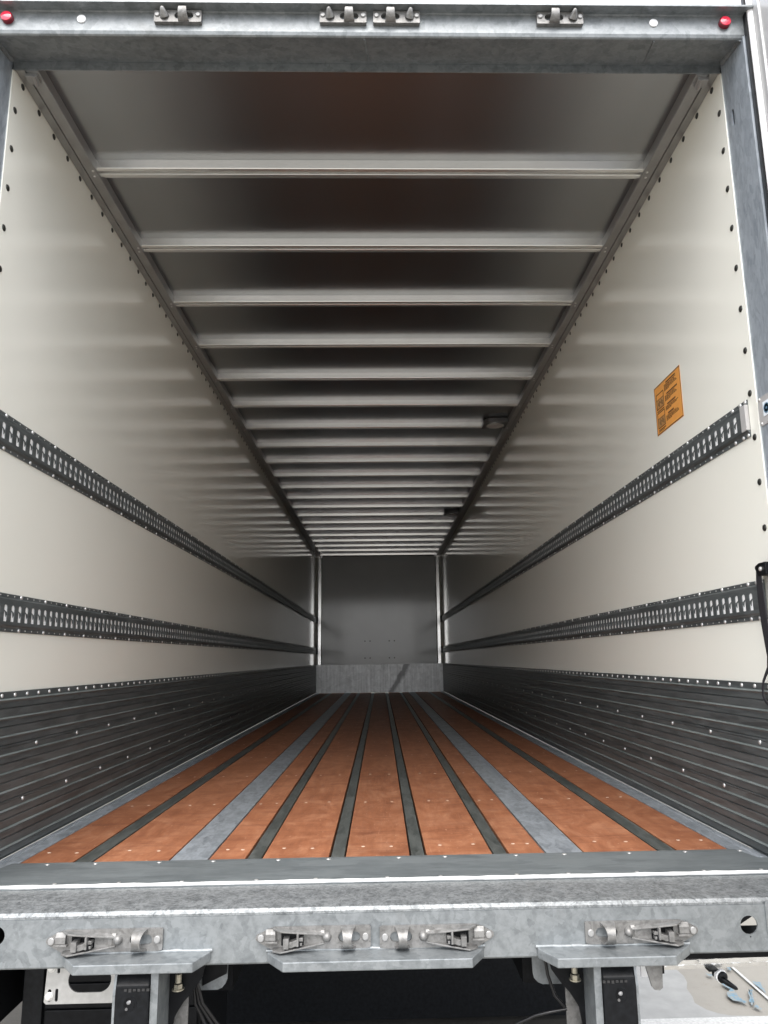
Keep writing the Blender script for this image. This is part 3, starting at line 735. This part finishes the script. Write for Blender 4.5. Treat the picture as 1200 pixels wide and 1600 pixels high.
# ---- rubber bumpers, brackets and what hangs under the sill
NUT = hexhead('bracket_nut', .011, .014, BRASS, (0, 0, -1))
for s in (-1, 1):
    xo, xi = s * .651, s * .567
    zt_ = -.131 if s < 0 else -.138
    m = MB(); m.prism([(-.215, -.60), (-.215, zt_ - .028), (-.195, zt_ - .004), (-.13, zt_ - .004), (-.13, -.60)], X3, min(xo, xi) + .001, max(xo, xi) - .001)
    rb = m.obj('rubber_bumper', RUBBER, T, bevel=.004)
    m = MB(); m.lathe([(.0125, 0), (.0125, .001), (.016, .001), (.016, 0)], (s * .612, -.2152, zt_ - .068), (0, -1, 0), 18); m.lathe([(.012, 0), (.012, .0012)], (s * .612, -.2151, zt_ - .068), (0, -1, 0), 16)
    m.obj('hole_rim', BLACK, rb)
    m = MB(); m.lathe([(.0055, 0), (.0055, .0015), (.003, .0025)], (s * .612 - .003, -.2158, zt_ - .064), (-.2, -1, .5), 12); m.lathe([(.0035, 0), (.0035, .002)], (s * .612 - .008, -.2158, zt_ - .079), (0, -1, 0), 8); m.obj('mounting_bolt', simple('dull bolt', (.16, .16, .16), .4, .5), rb)
    # moulded bar on the bumper's shoulder
    m = MB()
    for k in range(6): m.box(s * (.628 - k * .011), s * (.628 - k * .011 - .007), -.2168, -.214, zt_ - .040 + random.uniform(-.002, .001), zt_ - .034)
    m.obj('moulded_mark', simple('worn rubber', (.022, .022, .022), .6), rb)
    # side plates of the bumper bracket
    m = MB(); m.box(s * .5665, s * .5475, -.205, .02, zt_ - .004, -.60); m.obj('bracket_plate', G_SILL, T, bevel=.001)
    m = MB(); m.prism([(-.20, zt_ - .004), (-.21, zt_ - .05), (-.21, -.60), (.02, -.60), (.02, zt_ - .004)], X3, min(s * .6515, s * .6575), max(s * .6515, s * .6575)); m.obj('bracket_plate', G_SILL, T)
    # dark gusset with curved cut, light plate behind, nut and bolt
    gu = [(.5468, -.1365), (.452, -.1365), (.462, -.188), (.490, -.226), (.507, -.243), (.520, -.262), (.532, -.282), (.538, -.32), (.541, -.60), (.5468, -.60)]
    m = MB(); m.prism([(s * x, z) for x, z in gu], Y3, -.10, -.092); m.obj('gusset', BLACK, T)
    m = MB(); m.prism([(s * x, z) for x, z in ((.5468, -.16), (.506, -.16), (.506, -.60), (.5468, -.60))], Y3, -.06, -.055); m.obj('backing_plate', G_CAST, T)
    bt = MB(); bt.lathe([(.008, 0), (.008, .02)], (s * .520, -.118, -.171), (0, 0, -1), 12); bt.lathe([(.0155, 0), (.0155, .003)], (s * .520, -.118, -.205), (0, 0, -1), 16); bt.lathe([(.0115, .003), (.0115, .016)], (s * .520, -.118, -.208 + .02 - .003), (0, 0, -1), 6)
    bt.obj('gusset_bolt', BRASS, T)
    # rounded tab plate
    if s < 0: tb = [(-.483, -.137), (-.414, -.137), (-.416, -.232), (-.421, -.243), (-.430, -.253), (-.442, -.258), (-.50, -.258), (-.50, -.2)]
    else: tb = [(.429, -.137), (.510, -.137), (.510, -.2), (.510, -.264), (.458, -.264), (.445, -.259), (.434, -.248), (.431, -.235)]
    m = MB(); m.prism(tb, Y3, 0, .006); m.obj('tab_plate', G_SILL, T)
    if s < 0:
        m = MB(); m.prism([(-.482, -.137), (-.4145, -.137), (-.4165, -.214), (-.482, -.243)], Y3, -.012, -.006); m.obj('cover_plate', BLACK, T)
# number-plate style bracket on the left
m = MB()
m.plate([(-.868, -.147), (-.672, -.147), (-.672, -.243), (-.866, -.243), (-.872, -.238)], [stadium(-.812, -.700, -.217, -.156), stadium(-.862, -.853, -.165, -.149, 3), stadium(-.863, -.854, -.237, -.207, 3), stadium(-.842, -.8345, -.170, -.150, 3), stadium(-.844, -.836, -.237, -.206, 3)],
        lambda u, v, t: (u, -.10 + t, v), .004)
m.box(-.88, -.672, -.10, -.06, -.147, -.1415)
pb = m.obj('slotted_bracket', STAINLESS, T)
sb_ = hexhead('bracket_bolt', .0085, .007, BOLT, (0, -1, 0))
link('bracket_bolt', sb_, pb, (-.857, -.101, -.156)); link('bracket_bolt', sb_, pb, (-.859, -.101, -.224))
# black storage box behind it, boarded front
m = MB(); m.box(-1.19, -.60, .505, .95, -1.02, -.17); sbx = m.obj('storage_box', BLACK, T)
zz = -.19
while zz > -1.0:
    m = MB(); m.box(-1.115, -.61, .492, .504, zz - .073, zz); m.obj('board', BLACK, sbx, bevel=.003); zz -= .079
m = MB(); m.box(-1.188, -1.122, .485, .504, -1.02, -.18); m.obj('post', RUBBER, sbx, bevel=.003)
# tapered galvanised bracket, rubber block and small plate on the right
m = MB(); m.prism([(.682, -.137), (.730, -.137), (.727, -.203), (.718, -.209), (.705, -.207), (.699, -.200)], Y3, -.19, -.182); m.obj('tapered_bracket', G_CAST, T, bevel=.001)
m = MB(); m.box(.738, .766, -.10, -.02, -.1415, -.206); m.obj('rubber_block', RUBBER, T, bevel=.002)
m = MB(); m.box(.735, .768, .0, .004, -.20, -.252); m.obj('small_plate', WHITEP, T)
# under-run bar at right, embossed along its length
m = MB(); n = 60; vs = []; xa, xb = .75, 1.24
for i in range(n + 1):
    x = xa + (xb - xa) * i / n; e = .0035 * max(0, math.cos(2 * math.pi * (x - .80) / .052)) ** 6
    dz = .018 * (x - .81)
    for yy, zz in ((.012 + e, -.2125), (.008 + e, -.216), (.008 + e, -.227), (.011, -.2285), (.009 + e, -.230), (.012 + e, -.2405), (.05, -.2405), (.05, -.2125)): vs.append((x, yy, zz + dz))
m.add(vs, [(i * 8 + j, i * 8 + (j + 1) % 8, i * 8 + 8 + (j + 1) % 8, i * 8 + 8 + j) for i in range(n) for j in range(8)] + [tuple(range(8))[::-1], tuple(range(8 * n, 8 * n + 8))])
m.obj('side_bar', ALU, T, smooth=40)
m = MB(); m.box(.70, 1.25, .0, .06, -.2085, -.146); m.obj('bar_carrier', BLACK, T)
# rubber-armed position lamp
m = MB(); m.box(.922, .95, -.012, .03, -.2385, -.233); m.box(.937, .949, -.008, .006, -.254, -.2385); m.tube([(.945, -.006, -.250), (.955, -.022, -.255), (.966, -.028, -.262), (.984, -.03, -.273), (.989, -.03, -.276)], [.006, .0085, .0075, .0055, .003], 12)
pl = m.obj('position_lamp', RUBBER, T, smooth=40); pl['label'] = 'black rubber-armed position lamp with white rim'
m = MB(); m.lathe([(.0175, 0), (.0175, .009), (.0155, .011)], (.953, -.004, -.2495), (.25, -1, -.1), 24); m.obj('lamp_rim', WHITEP, pl, smooth=40)
m = MB(); m.lathe([(.0150, 0), (.0150, .004), (.013, .006), (.004, .0075), (0, .0075)], (.956, -.0155, -.251), (.25, -1, -.1), 24); m.obj('lamp_back', RUBBER, pl, smooth=40)
# cables
for i, (x, dx) in enumerate(((-.496, .00), (-.489, .012), (-.483, .02))):
    m = MB(); m.tube([(x, -.055 - i * .006, -.14), (x + .002, -.055 - i * .006, -.22), (x + .006 + dx * .3, -.05, -.27), (x + .03 + dx, -.03, -.33), (x + .09 + dx, 0, -.40)], .0048, 8); m.obj('cable', CABLE, T, smooth=60)
m = MB(); m.tube([(.452, -.05, -.14), (.462, -.05, -.22), (.478, -.055, -.27), (.503, -.06, -.297)], .0045, 8); m.obj('cable', CABLE, T, smooth=60)
m = MB(); m.tube([(.503, -.08, -.293), (.46, -.08, -.299), (.42, -.07, -.311), (.37, -.05, -.34), (.30, -.02, -.40)], .004, 8); m.obj('cable', CABLE, T, smooth=60)
# chassis in the dark
m = MB()
for s in (-1, 1): m.box(s * .42, s * .56, .10, L, -.30, -.075)
m.obj('chassis_rail', BLACK, T, fix=True)
m = MB(); m.prism([(-1.16, -.072), (1.24, -.072), (1.24, -.20), (1.16, -.245), (1.08, -.30), (-1.16, -.30)], Y3, .33, .345); m.obj('cross_member', BLACK, T)
for s in (-1, 1):
    for yy in (3.0, 4.31, 5.62):
        m = MB(); m.lathe([(.30, -.02), (.46, 0), (.50, .05), (.50, .33), (.46, .38), (.30, .40)], (s * .82 - (0 if s > 0 else 0), yy, -.70), (s, 0, 0), 28); wh = m.obj('wheel', TYRE, T, smooth=50)
        m = MB(); m.lathe([(.28, .385), (.22, .30), (.10, .31), (.09, .37), (0, .37)], (s * .82, yy, -.70), (s, 0, 0), 24); m.obj('rim', BOLT, wh, smooth=50)
m = MB(); m.box(-1.215, 1.215, 1.885, 1.90, -.305, -1.17); m.obj('shade_apron', RUBBER, T)  # full-width black apron, added to keep the underside dark
m = MB()
for yy in (3.0, 4.31, 5.62): m.tube([(-.82, yy, -.70), (.82, yy, -.70)], .07, 12)
m.obj('axle', BLACK, T)

for s in (-1, 1):
    m = MB(); m.box(s * 1.24, s * 1.25, 1.7, L - 3, -1.05, -.10); m.obj('shade_skirt', BLACK, T)  # closed skirts added to block side light under the trailer
m = MB(); m.box(-1.25, -1.24, .40, 1.698, -.52, -.10); m.obj('shade_skirt', BLACK, T)  # added left piece, hides the bright ground beyond
# ---- right-hand door, folded back
m = MB(); a = R(93.0); hx, hy = 1.268, YF - .012
dirv = Vector((math.cos(a) * -1 * -1, -math.sin(a), 0)); dirv = Vector((math.sin(R(3.0)), -math.cos(R(3.0)), 0)); nv = Vector((dirv.y * -1, dirv.x, 0)); nv = Vector((math.cos(R(3.0)), math.sin(R(3.0)), 0))
def D(t, o, z): p = Vector((hx, hy, 0)) + dirv * t + nv * o; return (p.x, p.y, z)
m.prism([(0, 0), (1.22, 0), (1.22, .03), (0, .03)], lambda u, v, t: D(u, v, t), -.05, 2.80); door = m.obj('rear_door', DOORWHITE, T)
m = MB(); m.prism([(-.012, -.016), (.004, -.018), (.006, -.001), (-.012, -.001)], lambda u, v, t: D(u, v, t), -.04, 2.80)
m.prism([(-.012, -.001), (-.001, -.001), (-.001, .03), (-.012, .03)], lambda u, v, t: D(u, v, t), -.04, 2.80); m.obj('gasket', RUBBER, door)
m = MB(); m.prism([(.0065, -.0125), (.013, -.0125), (.020, -.0005), (.0065, -.0005)], lambda u, v, t: D(u, v, t), -.04, 2.80); m.obj('edge_trim', WHITEP, door)
m = MB(); m.prism([(.052, -.004), (.056, -.004), (.057, -.0003), (.051, -.0003)], lambda u, v, t: D(u, v, t), -.04, 2.80); m.obj('edge_trim', WHITEP, door)

# ------------------------------------------------------------------ strap hanging at the right rear edge
S = bpy.data.objects.new('door_strap', None); COL.objects.link(S); S.location = (1.23, .05, .90)
S['label'] = 'black webbing strap hanging in a loop from a hook at the right rear edge'
S['category'] = 'strap'
inv = Matrix.Translation((-1.23, -.05, -.90))
def sobj(mb, name, mat, **kw):
    o = mb.obj(name, mat, S, **kw); o.matrix_parent_inverse = inv; return o
m = MB(); path = [(.055, .895, .012), (.052, .86, .016), (.048, .80, .019), (.045, .73, .019), (.043, .67, .017), (.046, .62, .012), (.062, .585, .008), (.085, .565, .005), (.10, .545, .0045), (.104, .52, .0045), (.10, .50, .0045), (.085, .483, .0045), (.06, .470, .0045), (.03, .465, .0045)]
vs = []; 
for i, (y, z, hw) in enumerate(path):
    a = path[max(i - 1, 0)]; b = path[min(i + 1, len(path) - 1)]
    t = Vector((b[0] - a[0], b[1] - a[1])).normalized(); nn = (-t.y, t.x)
    off = .022 + .004 * math.sin(i * .7)
    for q, o_ in ((-1, 0), (1, 0), (1, .003), (-1, .003)):
        vs.append((W - off - o_, y + nn[0] * hw * q, z + nn[1] * hw * q))
n = len(path)
m.add(vs, [(i * 4 + j, i * 4 + (j + 1) % 4, i * 4 + 4 + (j + 1) % 4, i * 4 + 4 + j) for i in range(n - 1) for j in range(4)] + [(0, 1, 2, 3), tuple(range(4 * n - 4, 4 * n))])
sobj(m, 'webbing', simple('black webbing', (.013, .0125, .016), .75, 0, .4, 200, .3), smooth=60)
m = MB(); m.prism([(.062, .905), (.066, .898), (.058, .885), (.05, .872), (.0, .872), (.0, .912), (.04, .912)], lambda u, v, t: (t, u, v), W - .03, W - .002); hk = sobj(m, 'hook', BLACK, bevel=.003)
m = MB(); m.lathe([(.007, 0), (.007, .004), (.004, .006)], (W - .030, .026, .892), (-1, 0, 0), 12); sobj(m, 'rivet', BOLT)
